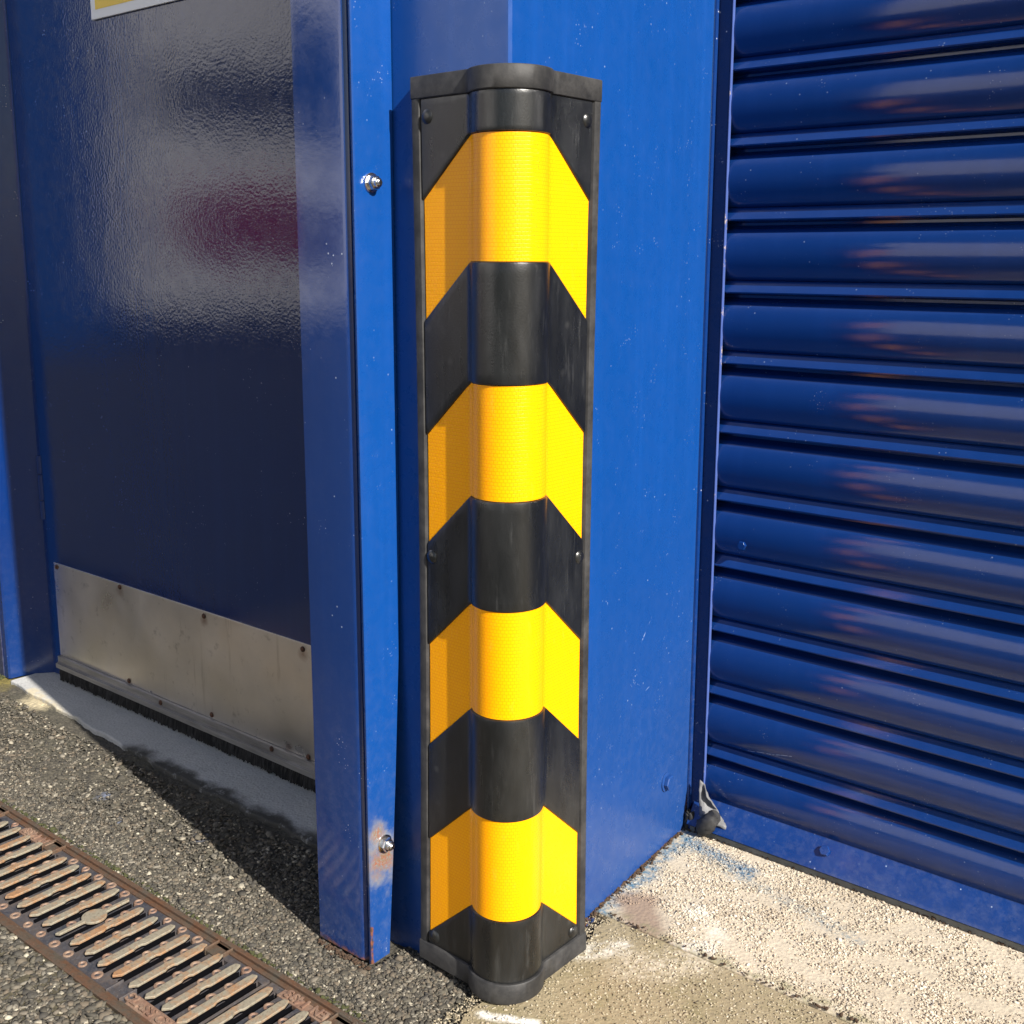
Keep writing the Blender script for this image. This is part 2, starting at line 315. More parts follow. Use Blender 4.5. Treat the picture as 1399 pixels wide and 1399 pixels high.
# stones
def stones(n,region,size,name,flat=.5,z=-.004,dens=None):
    phi=(1+5**.5)/2; V=np.array([(-1,phi,0),(1,phi,0),(-1,-phi,0),(1,-phi,0),(0,-1,phi),(0,1,phi),(0,-1,-phi),(0,1,-phi),(phi,0,-1),(phi,0,1),(-phi,0,-1),(-phi,0,1)])/1.9
    F=np.array([(0,11,5),(0,5,1),(0,1,7),(0,7,10),(0,10,11),(1,5,9),(5,11,4),(11,10,2),(10,7,6),(7,1,8),(3,9,4),(3,4,2),(3,2,6),(3,6,8),(3,8,9),(4,9,5),(2,4,11),(6,2,10),(8,6,7),(9,8,1)])
    c=[]
    while len(c)<n:
        p=np.array([rng.uniform(region[0],region[1]),rng.uniform(region[2],region[3])])
        if dens is None or rng.random()<dens(p): c.append(p)
    c=np.array(c); s=np.exp(rng.normal(0,.32,n))*size
    s=np.minimum(s,size*2.2)
    J=V[None]*(1+rng.normal(0,.24,(n,12,1)))*np.stack([np.exp(rng.normal(0,.22,n)),np.exp(rng.normal(0,.22,n)),flat*np.exp(rng.normal(0,.2,n))],-1)[:,None]
    a=rng.uniform(0,6.283,n); ca,sa=np.cos(a)[:,None],np.sin(a)[:,None]
    x=J[...,0]*ca-J[...,1]*sa; y=J[...,0]*sa+J[...,1]*ca; zz=J[...,2]+x*rng.normal(0,.18,(n,1))+y*rng.normal(0,.18,(n,1))
    P=np.stack([x*s[:,None]+c[:,:1],y*s[:,None]+c[:,1:],zz*s[:,None]+z+rng.normal(0,.0009,(n,1))],-1).reshape(-1,3)*S
    FF=(F[None]+12*np.arange(n)[:,None,None]).reshape(-1,3)
    me=bpy.data.meshes.new(name); me.vertices.add(len(P)); me.vertices.foreach_set('co',P.ravel()); me.loops.add(FF.size); me.loops.foreach_set('vertex_index',FF.ravel().astype(np.int32))
    me.polygons.add(len(FF)); me.polygons.foreach_set('loop_start',np.arange(0,FF.size,3,dtype=np.int32)); me.update(calc_edges=True); me.materials.append(M['stone'])
    o=bpy.data.objects.new(name,me); COL.objects.link(o); return kind(o,'stuff')
def dA(p):
    if p[0]>-.045-.1*0 and p[1]<0.2: return 0
    if p[1]>.088+.03*max(0,(-p[0]-1.0)): return .0
    if -.31<p[0]<-.19 and p[1]>-.07: return 0
    near=math.exp(-((p[1]+.13)/.06)**2); return min(1,.13+.7*near+.7*max(0,min(1,(p[0]+.60)/.25)))
tag(stones(12000,(-1.9,-.03,-.162,.20),.0043,'asphalt_chippings',.5,-.0050,dA),'grey angular stone chippings set in the asphalt between door and drain','gravel')
tag(stones(30000,(-1.9,-.05,-.162,.15),.0021,'asphalt_grit',.6,-.0025,dA),'fine pale grit in the asphalt between door and drain','grit')
tag(stones(21000,(-1.05,.06,-.70,-.356),.0040,'coarse_chippings',.5,-.003),'coarse pale stone chippings in the tarmac in front of the drain','gravel')
# concrete slabs
def grains(n,region,size,z,name,label,cols,dens=None,st=()):
    o=stones(n,region,size,name,.55,z,dens); m=NT(name+'_mat'); g=m.n('ShaderNodeNewGeometry').outputs['Random Per Island']
    cr=m.n('ShaderNodeValToRGB'); m.l(g,cr.inputs[0]); e=cr.color_ramp.elements; e[0].color=(*cols[0],1); e[1].color=(*cols[-1],1)
    for i,c in enumerate(cols[1:-1]): q=e.new((i+1)/(len(cols)-1)); q.color=(*c,1)
    cc=m.mix(m.ramp(m.noise(9,4,.6),.35,.7,0,.55),cr.outputs[0],(.30,.245,.175))
    for f in st: cc=f(m,cc)
    mt_=m.fin(cc,.85,0); o.data.materials.clear(); o.data.materials.append(mt_); tag(o,label,'grit'); return o
grains(56000,(-.02,1.05,.25,.575),.0014,.0066,'aggregate_grains','cream and grey grains exposed in the concrete below the shutter',((.30,.25,.185),(.40,.33,.245),(.52,.44,.335),(.58,.51,.40),(.66,.61,.51)),lambda p:.5*(.9+math.sin(p[0]*19+3*math.sin(p[1]*23))*math.sin(p[1]*31+2*math.sin(p[0]*27)))*(p[0]<.12+(p[1]-.25)*0+.9 and not((p[0]<.10) and p[1]<.34 and (p[0]-.05)**2+(p[1]-.26)**2<.0022)),CS)
grains(22000,(-.04,.62,-.16,.240),.0013,.0036,'apron_grains','fine sandy grains in the mossy outer concrete',((.09,.075,.04),(.24,.20,.12),(.30,.25,.16),(.36,.31,.21),(.48,.43,.33)),None,C2S)
def slab(name,pts,z,mat):
    o=MB().prism(pts,-.05,z).build(name,mat,smooth=0,bevel=.004); return kind(o,'structure')
edge=[(-.052+.010*math.sin(i*1.9)*(i%2)*.6+.006*math.sin(i*.7)+i*.0012,-.60+i*.0165) for i in range(52)]
edge=[p for p in edge if p[1]<.243]
slab('outer_concrete_apron',[(3.2,-.60),(3.2,.2425)]+[(-.05,.2425)]+[(x,y) for x,y in reversed(edge)],.004,M['conc2'])
slab('shutter_threshold_slab',[(-.05,.2435),(3.2,.2435),(3.2,.75),(-.05,.75)],.007,M['conc'])
sil=[(-1.66,.32)]+[(-1.66+i*.03,.150-.045*min(1,i*.03/.75)+.003*math.sin(i*1.3)+.002*math.sin(i*3.1)) for i in range(47)]+[(-.27,.32)]
slab('door_sill_concrete',sil,.0035,M['sill'])

# ------------------------------------------------------------------ drain
ch=tag(empty('drain_channel',(-.6,-.257,-.01)),'rust brown iron rails of the linear drain channel set in the asphalt','drain channel')
r_=MB().box(-2.3,.48,-.354,-.344,-.105,.001); r_.box(-2.3,.48,-.344,-.336,-.06,-.003); r_.build('rail',M['ironrim'],ch,bevel=.0012)
r_=MB().box(-2.3,.48,-.169,-.161,-.105,.001); r_.box(-2.3,.48,-.177,-.169,-.06,-.003); r_.build('rail',M['ironrim'],ch,bevel=.0012)
MB().box(-2.3,.48,-.336,-.177,-.105,-.10).build('trough',M['dark'],ch,smooth=0)
def text(s,size,cx,cy,z,mat,parent,rot=0,flip=1,h=.0018,name='lettering',axes=None):
    cu=bpy.data.curves.new(name+'_c','FONT'); cu.body=s; cu.size=size; cu.extrude=h; cu.align_x='CENTER'; cu.align_y='CENTER'; cu.space_character=1.1
    cu.offset=.0006 if size<.1 else 0
    o=bpy.data.objects.new('tmp',cu); COL.objects.link(o); dg=bpy.context.evaluated_depsgraph_get(); me=bpy.data.meshes.new_from_object(o.evaluated_get(dg)); 
    V=[v.co.copy() for v in me.vertices]; F=[tuple(p.vertices) for p in me.polygons]; bpy.data.objects.remove(o); bpy.data.meshes.remove(me)
    c,s_=math.cos(rot),math.sin(rot)
    P=[(cx+v.x*c-v.y*s_,cy+v.x*s_+v.y*c,z+v.z) for v in V] if not axes else [tuple(axes(v)) for v in V]
    return MB().add(P,F).build(name,mat,parent,smooth=0)
def prism_vf(p,z0_,z1_):
    q=MB().prism(p,z0_,z1_); return q.v,q.f
def grate(x0,x1,bars,squares,texts,boss,label):
    g=tag(empty('drain_grate',((x0+x1)/2,-.257,0)),label,'drain grate','iron grates lying end to end in the drain channel')
    yb0,yb1=-.316,-.189
    web=MB(); web.box(x0+.002,x1-.002,-.336,yb0,-.013,-.006); web.box(x0+.002,x1-.002,yb1,-.177,-.013,-.006)
    xs=[x0+.002]
    for b in bars: 
        web.box(xs[-1],b+.0060,yb0,yb1,-.022,-.006); xs.append(b+.0165)
    web.box(xs[-1],x1-.002,yb0,yb1,-.022,-.006)
    und=MB()
    for i,b in enumerate(bars):
        w=.0072; ya=yb0+rng.uniform(-.003,.003); yb=yb1+rng.uniform(-.004,.004); m=(ya+yb)/2
        if abs(b-boss)<.01:
            w=.0035
            pts=[(b-w,ya),(b+w,ya+.004)]+[(b+w,m-.02)]+[(b+.019*math.cos(t),m+.019*math.sin(t)) for t in np.linspace(-1.35,1.35,12)]+[(b+w,yb-.004),(b-w,yb)]+[(b+.019*math.cos(t),m+.019*math.sin(t)) for t in np.linspace(1.79,4.49,12)]
        else:
            pts=[(b-w,ya+.006),(b-w*.2,ya),(b+w,ya+.010),(b+w,m-.010),(b+w*.65,m-.005),(b+w*.65,m+.004),(b+w*1.05,m+.009),(b+w,yb-.012),(b+w*.3,yb),(b-w*.8,yb-.003),(b-w,yb-.012),(b-w,m+.006),(b-w*1.15,m),(b-w,m-.008)]
        MB().prism(pts,-.0035,.0005).build('bar',M['ironbar'],g,smooth=0,bevel=.0011)
        und.add(*prism_vf([(min((px_-b)*.9+b,b+.0066) if abs(b-boss)<.01 else (px_-b)*.92+b,(py_-m)*.99+m) for px_,py_ in pts],-.030,-.0036)); und.box(b+.0061,b+.0068,yb0+.003,yb1-.003,-.026,-.0062)
    web.build('web',M['ironweb'],g,smooth=0); und.build('slot_shade_walls',M['dark'],g,smooth=0)  # slot sides painted near black to stand for their shade and dirt
    rg=MB()
    for i,b in enumerate(bars):
        ys=[-.325,-.252+(.0 if i%2 else .012),-.292+(.010 if i%2 else 0),-.214-(.008 if i%2 else 0),-.183]
        for y in ys:
            cx=b+.0235 if y>-.318 and y<-.186 else b+.012
            if any(abs(cx-q[0])<.03 and abs(y-q[1])<.035 for q in squares) or any(abs(cx-q[0])<.055 and abs(y-q[1])<.02 for q in texts): continue
            r=.0070*rng.uniform(.85,1.15)
            if cx+r>x1-.003: continue
            rg.lathe([(-.003,r*1.2),(.0012,r*1.05),(.002,r*.8),(.0012,r*.55),(-.0005,r*.45),(-.0008,.0004)],(cx,y,-.006),(0,0,1),12)
    rg.build('ring_studs',M['ironring'],g,smooth=50)
    for (cx,cy) in squares:
        q=MB(); a=.0145; 
        q.box(cx-a,cx+a,cy-.013,cy+.013,-.012,-.003); q.box(cx-a-.003,cx-a,cy-.014,cy+.014,-.012,.0005); q.box(cx+a,cx+a+.003,cy-.014,cy+.014,-.012,.0005)
        q.build('lock_pad',M['ironrim'] if cy>-.25 else M['ironweb'],g,smooth=0,bevel=.001)
    for (cx,cy,t,rot) in texts:
        MB().box(cx-.05,cx+.05,cy-.0115,cy+.0115,-.012,-.0042).build('letter_panel',M['ironring'],g,smooth=0,bevel=.001)
        text(t,.0215,cx,cy,-.0035,M['ironring'],g,rot)
    return g
P_=.0388
grate(-.947,-.287,[-.617+k*P_ for k in range(-8,9)],[(-.864,-.181),(-.40,-.181),(-.427,-.325)],[(-.918+.0,-.181,'EN 1433',math.pi),(-.352,-.325,'CLASS C250',0)],-.617,'rusty slotted iron grate with a round boss on its middle bar')
grate(-.285,.375,[-.268+k*P_ for k in range(0,17)],[(-.14,-.177),(.23,-.325)],[(-.205,-.181,'EN 1433',math.pi),(.29,-.325,'CLASS C250',0)],.043,'iron grate nearest the corner guard, cut off by the bottom edge of the photo')
grate(-1.609,-.949,[-1.279+k*P_ for k in range(-8,9)],[(-1.06,-.181)],[],-1.279,'iron grate at the left edge of the photo, farthest from the corner guard')

# ------------------------------------------------------------------ pillar
HT=4.6
pil=tag(empty('steel_pillar',(-.15,.28,0)),'bright blue steel clad pillar between the door and the roller shutter','pillar')
prof=[(-.31,.0),(-.006,.0),(-.002,.001),(0,.006),(-.045,.561),(-.07,.565),(-.31,.57)]
MB().prism(prof,-.02,HT).build('cladding',M['pillar'],pil,smooth=20)
MB().prism([(-.044,.5595),(-.041,.5600),(-.040,.566),(-.044,.566)],.035,HT).build('edge_trim',M['post'],pil,smooth=0)
def hexbolt(c,ax,parent,r=.011,mat=None,stud=True,name='bolt'):
    mat=mat or M['zinc']; a=Vector(ax)
    b=MB().lathe([(0,r*1.35),(.002,r*1.35),(.0022,r*1.3)],c,ax,24).build('washer',mat,None,smooth=40) if False else None
    m=MB(); m.lathe([(0,r*1.30),(.0018,r*1.28),(.002,r*1.2)],c,ax,24); m.lathe([(.0015,r*.98),(.0025,r),(.0085,r),(.0098,r*.9)],c,ax,6,.3)
    if stud: m.lathe([(.0095,r*.66),(.0135,r*.66),(.0145,r*.58)],c,ax,16); m.lathe([(.014,r*.42),(.0165,r*.40),(.0172,r*.32)],c,ax,16)
    return m.build(name,mat,parent,smooth=35)
hexbolt((-.0375,.474,.127),(.997,.08,0),pil,.013,M['pillar'],False)
# ------------------------------------------------------------------ door frame
fr=tag(empty('door_frame',(-.95,.1,0)),'dark blue steel frame round the door, post bolted beside the pillar','door frame')
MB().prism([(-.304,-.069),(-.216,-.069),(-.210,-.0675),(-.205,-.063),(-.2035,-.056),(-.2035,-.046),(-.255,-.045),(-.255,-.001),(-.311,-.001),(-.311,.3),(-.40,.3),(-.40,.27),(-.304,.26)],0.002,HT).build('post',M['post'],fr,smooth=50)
# cover plate: thin plate, back edge tapered towards the foot to stand for the guard's shadow
cp=MB(); zs=[0.004,.05,.15,.28,.45,.6,HT]
def pl(z):
    x=-.192+(.0 if z>1 else .0)
    yb=-.0015 if z>.58 else -.0015-.0335*max(0,(.58-z)/.58)**1.3
    return yb
rows=[]
for z in zs: rows.append([(-.1985,-.0685,z),(-.1965,-.0700,z),(-.1935,-.0700,z),(-.192,-.0685,z),(-.192,pl(z),z),(-.1985,pl(z),z),(-.1985,-.0685,z)])
cp.grid(rows); cp.f=[tuple(reversed(f)) for f in cp.f]
cp.build('cover_plate',M['plate'],fr,smooth=40)
hexbolt((-.192,-.041,1.094),(1,0,0),fr,.0098); hexbolt((-.192,-.041,.181),(1,0,0),fr,.0102)
# hinge side jamb
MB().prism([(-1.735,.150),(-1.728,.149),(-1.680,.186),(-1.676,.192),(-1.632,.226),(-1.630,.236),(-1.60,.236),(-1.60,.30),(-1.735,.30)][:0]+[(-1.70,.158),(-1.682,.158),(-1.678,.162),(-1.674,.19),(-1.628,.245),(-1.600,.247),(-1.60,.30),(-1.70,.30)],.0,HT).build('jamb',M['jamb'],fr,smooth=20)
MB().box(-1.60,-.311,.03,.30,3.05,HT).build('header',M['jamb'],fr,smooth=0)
hg=MB(); 
for z0,z1 in ((.395,.438),(.441,.50),(.503,.545)): hg.lathe([(0,.0085),(.001,.0095),(z1-z0-.001,.0095),(z1-z0,.0085)],(-1.6,.236,z0),(0,0,1),14)
# ------------------------------------------------------------------ wall beyond jamb
wl=tag(MB().prism([(-6,.156),(-1.7005,.156),(-1.7005,.30),(-6,.30)],-.02,HT).build('steel_wall',paint('blue_wall_paint',.3,1.5,.0001,200,.5,col=(.03,.035,.08),dust=.35),None,smooth=0),'grey blue steel wall left of the door, mossy at its foot','wall')
# ------------------------------------------------------------------ door
dr=tag(empty('steel_door',(-1.0,.25,.03)),'dark navy glossy steel door with a scuffed metal kick plate','door')
DY=.232
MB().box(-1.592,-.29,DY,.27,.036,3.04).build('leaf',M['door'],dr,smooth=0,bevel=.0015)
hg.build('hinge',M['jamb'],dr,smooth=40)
kp=MB(); n=60
kp.box(-1.563,-.30,DY-.0025,DY-.0003,.068,.2965); kp.build('kick_plate',M['steel'],dr,smooth=0,bevel=.0006)
st=MB(); st.box(-1.563,-.30,DY-.010,DY-.0003,.052,.0675); st.box(-1.563,-.30,DY-.016,DY-.0003,.040,.0515); st.box(-1.563,-.30,DY-.013,DY-.0003,.0515,.053)
st.build('drip_strip',M['alu'],dr,smooth=0,bevel=.0012)
br=MB(); n=420
P=[];
for j,z in enumerate((.0405,.025,.012,.0085)):
    P.append([(-1.563+i*(1.26/n),DY-.006-(.0022*(i%2)+.003*rng.random())*(j>0),z+(rng.uniform(-.003,.004) if j==3 else 0)) for i in range(n+1)])
br.grid(P[::-1]); br.box(-1.563,-.30,DY-.002,DY+.01,.010,.0405); br.build('brush_seal',M['brush'],dr,smooth=0)
for (x,z) in ((-1.549,.287),(-1.285,.289),(-.981,.286),(-.678,.285),(-1.272,.075),(-1.142,.060),(-.971,.076),(-.771,.062),(-.672,.072),(-.39,.286),(-.39,.07)):
    yy=DY-.0025 if z>.07 else DY-.010
    MB().lathe([(0,.0058),(.0022,.0050),(.0034,.003),(.0036,.0008)],(x,yy,z),(0,-1,0),12).build('screw',M['rust'],dr,smooth=50)
# paint chip ridge on jamb
# ------------------------------------------------------------------ sign
sg=tag(MB().box(-1.249,-.86,DY-.006,DY-.0005,1.460,1.86).build('sign',M['white'],None,smooth=0,bevel=.001),'white edged yellow sign high on the navy door, cut off by the photo top','sign')
yp=MB().box(-1.232,-.877,DY-.0068,DY-.0061,1.4775,1.845).build('printed_panel',M['signyellow'],sg,smooth=0)

# ------------------------------------------------------------------ corner guard
th0,th1=-.034,-.030
b0=Vector((.007,-.006,.0085)); b1=Vector((.009,-.004,1.221)); ZL=b1.z-b0.z
T_=.014; R_=.050; Cc=(-.0245,.0245); LG=.154
a0=math.asin((Cc[1]+T_)/R_)      # where circle meets leg plane y=-T
xs_=Cc[0]-math.sqrt(R_**2-(Cc[1]+T_)**2)
prof=[]  # (x,y,nx,ny,s, tag)
NL=14
for i in range(NL+1):
    t=i/NL; x=-LG+(xs_+LG)*t; prof.append((x,-T_,0,-1))
k0=math.atan2(-T_-Cc[1],xs_-Cc[0]); k1=math.atan2(-xs_-Cc[1]+0, 0)  # placeholder
A0=math.atan2(-T_-Cc[1],xs_-Cc[0]); A1=-math.pi/2-A0  # mirror about the -45deg axis
NA=34
A0=A0 if A0<0 else A0-2*math.pi
mirr=lambda a:-math.pi/2-a
A1=mirr(A0)
for i in range(1,NA):
    a=A0+(A1-A0)*i/NA; prof.append((Cc[0]+R_*math.cos(a),Cc[1]+R_*math.sin(a),math.cos(a),math.sin(a)))
for i in range(NL+1):
    t=i/NL; y=-xs_+(LG+xs_)*t; prof.append((T_,y,1,0))
PX=np.array(prof); arc=np.concatenate([[0],np.cumsum(np.hypot(np.diff(PX[:,0]),np.diff(PX[:,1])))])
# soften the normals at the crease
def smoothn(P):
    N=P[:,2:4].copy()
    for i in (NL,NL+NA):
        for j,w in ((i,.5),): 
            v=N[max(i-1,0)]+N[min(i+1,len(N)-1)]; N[i]=v/np.linalg.norm(v)
    return N
PN=smoothn(PX); ARC=arc[-1]; sLeg=arc[NL]; sR=arc[NL+NA]
def gp(s,z,off):
    i=int(np.clip(np.searchsorted(arc,s)-1,0,len(arc)-2)); f=(s-arc[i])/(arc[i+1]-arc[i])
    p=PX[i,:2]*(1-f)+PX[i+1,:2]*f; n_=PN[i]*(1-f)+PN[i+1]*f; n_/=np.linalg.norm(n_)
    p=p+n_*off; t=(z-b0.z)/ZL; th=th0+(th1-th0)*t; c,s_=math.cos(th),math.sin(th)
    x=p[0]*c-p[1]*s_; y=p[0]*s_+p[1]*c
    o=b0+(b1-b0)*t
    bow=.006*math.sin(math.pi*min(1,max(0,t)))   # the long legs curl in slightly at mid height
    w=max(0,(sLeg-s)/sLeg) ; w2=max(0,(s-sR)/(ARC-sR))
    x+=bow*w*.95-bow*.4*w2; y+=bow*.4*w*0
    y-=bow*.35*w2
    return (x+o.x,y+o.y,z)
MG=.0160                # width of the side rim
def drop(s):
    a=max(0,(sLeg-s)/(sLeg-MG)); b=max(0,(s-sR)/(ARC-sR-MG)); return .074*max(a,b)
SS=sorted(set([0,MG*.55]+[MG]+[float(a) for a in arc if MG<a<ARC-MG]+[ARC-MG,ARC-MG*.55,ARC]))
SIN=[s for s in SS if MG<=s<=ARC-MG]
ztop,zbot=1.221,.0085; RT,RB=.027,.029
tops=[1.146,.8475,.560,.273]; bots=[.9965,.703,.4155,.129]
gd=tag(empty('corner_guard',(0,0,.008)),'tall black rubber corner guard with four yellow reflective bands leaning on the pillar corner','corner guard')
body=MB()
# back sheet (base) with thickness
ZR=np.linspace(zbot+.002,ztop-.002,40)
body.grid([[gp(s,z,-.0035) for s in SS] for z in ZR])
body.grid([[gp(s,z,-.0125) for s in reversed(SS)] for z in ZR])
def land(zt,zb,inset_t=True,inset_b=True,ct=True,cb=True):   # zt,zb functions of s
    prm=[]
    us=[0,.02,.05]+list(np.linspace(.12,.88,9))+[.95,.98,1]
    ofs=[-.0036,-.0008,0]+[0]*9+[0,-.0008,-.0036]
    rows=[]
    for u,of in zip(us,ofs):
        if of==-.0008: of=-.0007
        hgt=.147
        def zz(s): 
            e={0:0,.02:.0012,.05:.004}
            if u in e: return zb(s)+e[u]
            if u in (.95,.98,1): return zt(s)-{1:0,.98:.0012,.95:.004}[u]
            return zb(s)+.004+(zt(s)-zb(s)-.008)*(u-.05)/.9
        row=[gp(SIN[0]-.0008,zz(SIN[0]),-.0036)]
        for s in SIN:
            row.append(gp(s,zz(s),of))
        row.append(gp(SIN[-1]+.0008,zz(SIN[-1]),-.0036))
        rows.append(row)
    body.grid(rows)
ch_=lambda z0:(lambda s:z0-drop(s))
flat_=lambda z0:(lambda s:z0)
land(flat_(ztop-RT+.001),ch_(tops[0]))
for i in range(3): land(ch_(bots[i]),ch_(tops[i+1]))
land(ch_(bots[3]),flat_(zbot+RB-.001))
body.build('rubber_body',M['rubber'],gd,smooth=50)
rm=MB()
def ring(sl,z0,z1,o0,o1,rev=False):
    prm=[gp]
    a=[[gp(s,z0,o0) for s in sl],[gp(s,z0,o1-.0012) for s in sl],[gp(s,z0+.0012,o1) for s in sl],[gp(s,z1-.0012,o1) for s in sl],[gp(s,z1,o1-.0012) for s in sl],[gp(s,z1,o0) for s in sl]]
    rm.grid(a)
    for k in (0,-1): rm.add([r[k] for r in a],[tuple(range(6)) if k else tuple(range(5,-1,-1))])
ring(SS,zbot,zbot+RB,-.0125,.0034)
ring(SS,ztop-RT,ztop,-.0125,.0024)
for sl in ([0.0,.001,MG*.5,MG*.78,MG*.92],[ARC-MG*.92,ARC-MG*.78,ARC-MG*.5,ARC-.001,ARC]):
    zz=np.linspace(zbot+RB,ztop-RT,30)
    inner=sl[-1] if sl[0]==0 else sl[0]; outer=sl[0] if sl[0]==0 else sl[-1]
    rows=[]
    for z in zz:
        r=[gp(outer,z,-.0125),gp(outer,z,.0)]
        seq=sl[1:] if sl[0]==0 else list(reversed(sl))[1:]
        for q,s in enumerate(seq): r.append(gp(s,z,(.0018,.0022,.0012,-.0034)[min(q,3)]))
        rows.append(r if sl[0]==0 else list(reversed(r)))
    rm.grid(rows)
rm.build('rim',M['rim'],gd,smooth=45)
for k in range(4):
    tb=MB(); uv=[]; rows=[]; sl=[MG+.0004]+[s for s in SIN if MG<s<ARC-MG]+[ARC-MG-.0004]
    for u in np.linspace(0,1,16):
        row=[]
        for s in sl:
            z=(bots[k]+.0002)*(1-u)+(tops[k]-.0002)*u-drop(s); row.append(gp(s,z,-.0026)); uv.append((s*S,z*S))
        rows.append(row)
    tb.grid(rows); tb.build('reflective_band',M['tape'],gd,smooth=50,uvs=uv)
def gn(s):
    p=Vector(gp(s,.6,0)); q=Vector(gp(s,.6,.01)); return (q-p).normalized()
for s,z in ((MG+.010,1.172),(ARC-MG-.010,1.170),(MG+.008,.610),(ARC-MG-.008,.606),(MG+.012,.052),(ARC-MG-.012,.050)):
    MB().lathe([(0,.0088),(.0012,.0092),(.0030,.0075),(.0042,.004),(.0045,.001)],Vector(gp(s,z,-.0008)),gn(s),18).build('screw',M['rubber'],gd,smooth=60)

# ------------------------------------------------------------------ roller shutter
sh=tag(empty('roller_shutter',(1.2,.6,0)),'dark blue roller shutter of curved horizontal slats right of the pillar','roller shutter')
pitch=.1143; z0=.1325; SY=.588
prof=[]
for k in range(-1,28):
    zt=z0+pitch*(k)      # top of big slat k (counting up) ; slat hangs below it
    seq=[]
    for t in np.linspace(0,1,17):          # convex slat, from top down
        z=zt-.080*t; y=-.0155*(1-(2*t-1)**2)**.75
        seq.append((z,y-.001))
    seq+=[(zt-.0803,.002),(zt-.0808,-.0015),(zt-.083,-.0035),(zt-.0985,-.0125),(zt-.1005,-.0120),(zt-.1012,-.009),(zt-.1018,.006),(zt-.1040,.012),(zt-.1080,.012),(zt-.1120,.006),(zt-.1139,.001)]
    prof.append(seq)
pts=[p for seq in reversed(prof) for p in seq if p[0]>.062]
xs2=[-.040,.5,1,1.8,3.0]
cur=MB(); cur.grid([[(x,SY+y,z) for x in xs2] for z,y in pts]); cur.f=[tuple(reversed(f)) for f in cur.f]
cur.build('slat_curtain',M['shutter'],sh,smooth=40)
bt=MB()
rp=[(.072,.0),(.070,-.006),(.066,-.009),(.028,-.040),(.022,-.043),(.020,-.040),(.0185,-.036),(.010,-.036),(.009,-.030),(.009,.01)]
bt.grid([[(x,SY-.002+y,z) for x in (-.034,.8,3.0)] for z,y in rp]); bt.f=[tuple(reversed(f)) for f in bt.f]
MB().box(-.030,3.0,SY-.0405,SY-.032,.0078,.0182).build('rail_seal',plain('worn_grey_rubber_seal',(.13,.14,.135),.8,0,60,.6),sh,smooth=0,bevel=.001)
bt.build('bottom_rail',M['rail'],sh,smooth=30)
hexbolt((.213,.566,.047),(0,-.77,.63),sh,.009,M['rail'],False); hexbolt((.036,.577,.534),(0,-1,0),sh,.0075,M['shutter'],False)
gdx=MB().prism([(-.044,.568),(-.018,.568),(-.018,.576),(-.030,.576),(-.030,.62),(-.044,.62)],.03,HT); gdx.build('guide_channel',M['guide'],sh,smooth=0)
MB().box(-.0178,-.0160,.5675,.574,.062,HT).build('guide_lip',M['worn'],sh,smooth=0,bevel=.0005)
MB().box(-.05,3.1,.50,.9,3.2,HT).build('shutter_hood',M['guide'],sh,smooth=0)
MB().box(-.05,3.1,.66,.68,-.02,3.2).build('back_panel',M['dark'],sh,smooth=0)
# torn seal at the foot of the guide
sc_=tag(empty('torn_seal_scrap',(-.01,.56,.01)),'crumpled scrap of black and grey rubber seal jammed at the foot of the shutter guide','rubber scrap')
tb=MB(); pts=[(-.010+.030*t,.550-.006*math.sin(t*3.1),.016+.040*t**1.2) for t in np.linspace(0,1,14)]; tb.tube(pts,[.007+.008*math.sin(math.pi*(i+2)/17) for i in range(14)],12)
pts=[(-.040+.012*t,.553,.010+.030*math.sin(t*2.6)) for t in np.linspace(0,1,10)]; tb.tube(pts,.0065,8)
for v in range(len(tb.v)): x,y,z=tb.v[v]; tb.v[v]=(x+rng.normal(0,.0011),y+rng.normal(0,.0011),z+rng.normal(0,.0011))
tb.build('rubber_tube',M['rim'],sc_,smooth=60)
g=[];N=12
for i in range(N):
    r=[]
    for j in range(8):
        u=i/(N-1); w=j/7; r.append((-.014+.056*w*(1-.8*u)+.003*math.sin(5*u+3*w),.553-.007*math.sin(3.3*w+4*u)-.003*rng.random(),.040+.066*u*(1-.25*w)-.008*w+.003*rng.random()))
    g.append(r)
sk=MB().grid(g).build('torn_membrane',M['scrapgrey'],sc_,smooth=25); md=sk.modifiers.new('solid','SOLIDIFY'); md.thickness=.0012

def dirt(pa,pb,n,w,z):
    P0_,P1_=np.array(pa),np.array(pb); L=P1_-P0_; nrm=np.array([-L[1],L[0]])/np.linalg.norm(L)
    t=rng.random(n); d=np.sign(w)*np.abs(rng.normal(0,abs(w),n)); return P0_+L*t[:,None]+nrm*d[:,None]
pp=np.concatenate([dirt((-.003,.02),(-.045,.56),600,-.004,0),dirt((-.03,.553),(1.0,.553),700,-.003,0),dirt((-.30,-.073),(-.19,-.073),160,-.004,0),dirt((-1.55,.226),(-.31,.226),260,-.02,0),dirt((.0,.243),(.7,.243),110,.003,0)])
def debris():
    o=stones(len(pp),(0,1,0,1),.0016,'joint_debris',.8,0); me=o.data; co_=np.empty(len(me.vertices)*3); me.vertices.foreach_get('co',co_); co_=co_.reshape(-1,12,3); c_=co_.mean(1)
    co_-=c_[:,None]; z_=np.where(pp[:,0]>-.04,.0095,.001); co_[...,0]+=pp[:,0:1]*S; co_[...,1]+=pp[:,1:2]*S; co_[...,2]+=z_[:,None]*S; me.vertices.foreach_set('co',co_.ravel()); me.update()
    o.data.materials.clear(); o.data.materials.append(plain('dark_rusty_dirt',(.06,.035,.02),.95,0,300,.7)); tag(o,'dark rusty dirt and crumbs gathered along the foot of the metalwork','dirt')
debris()
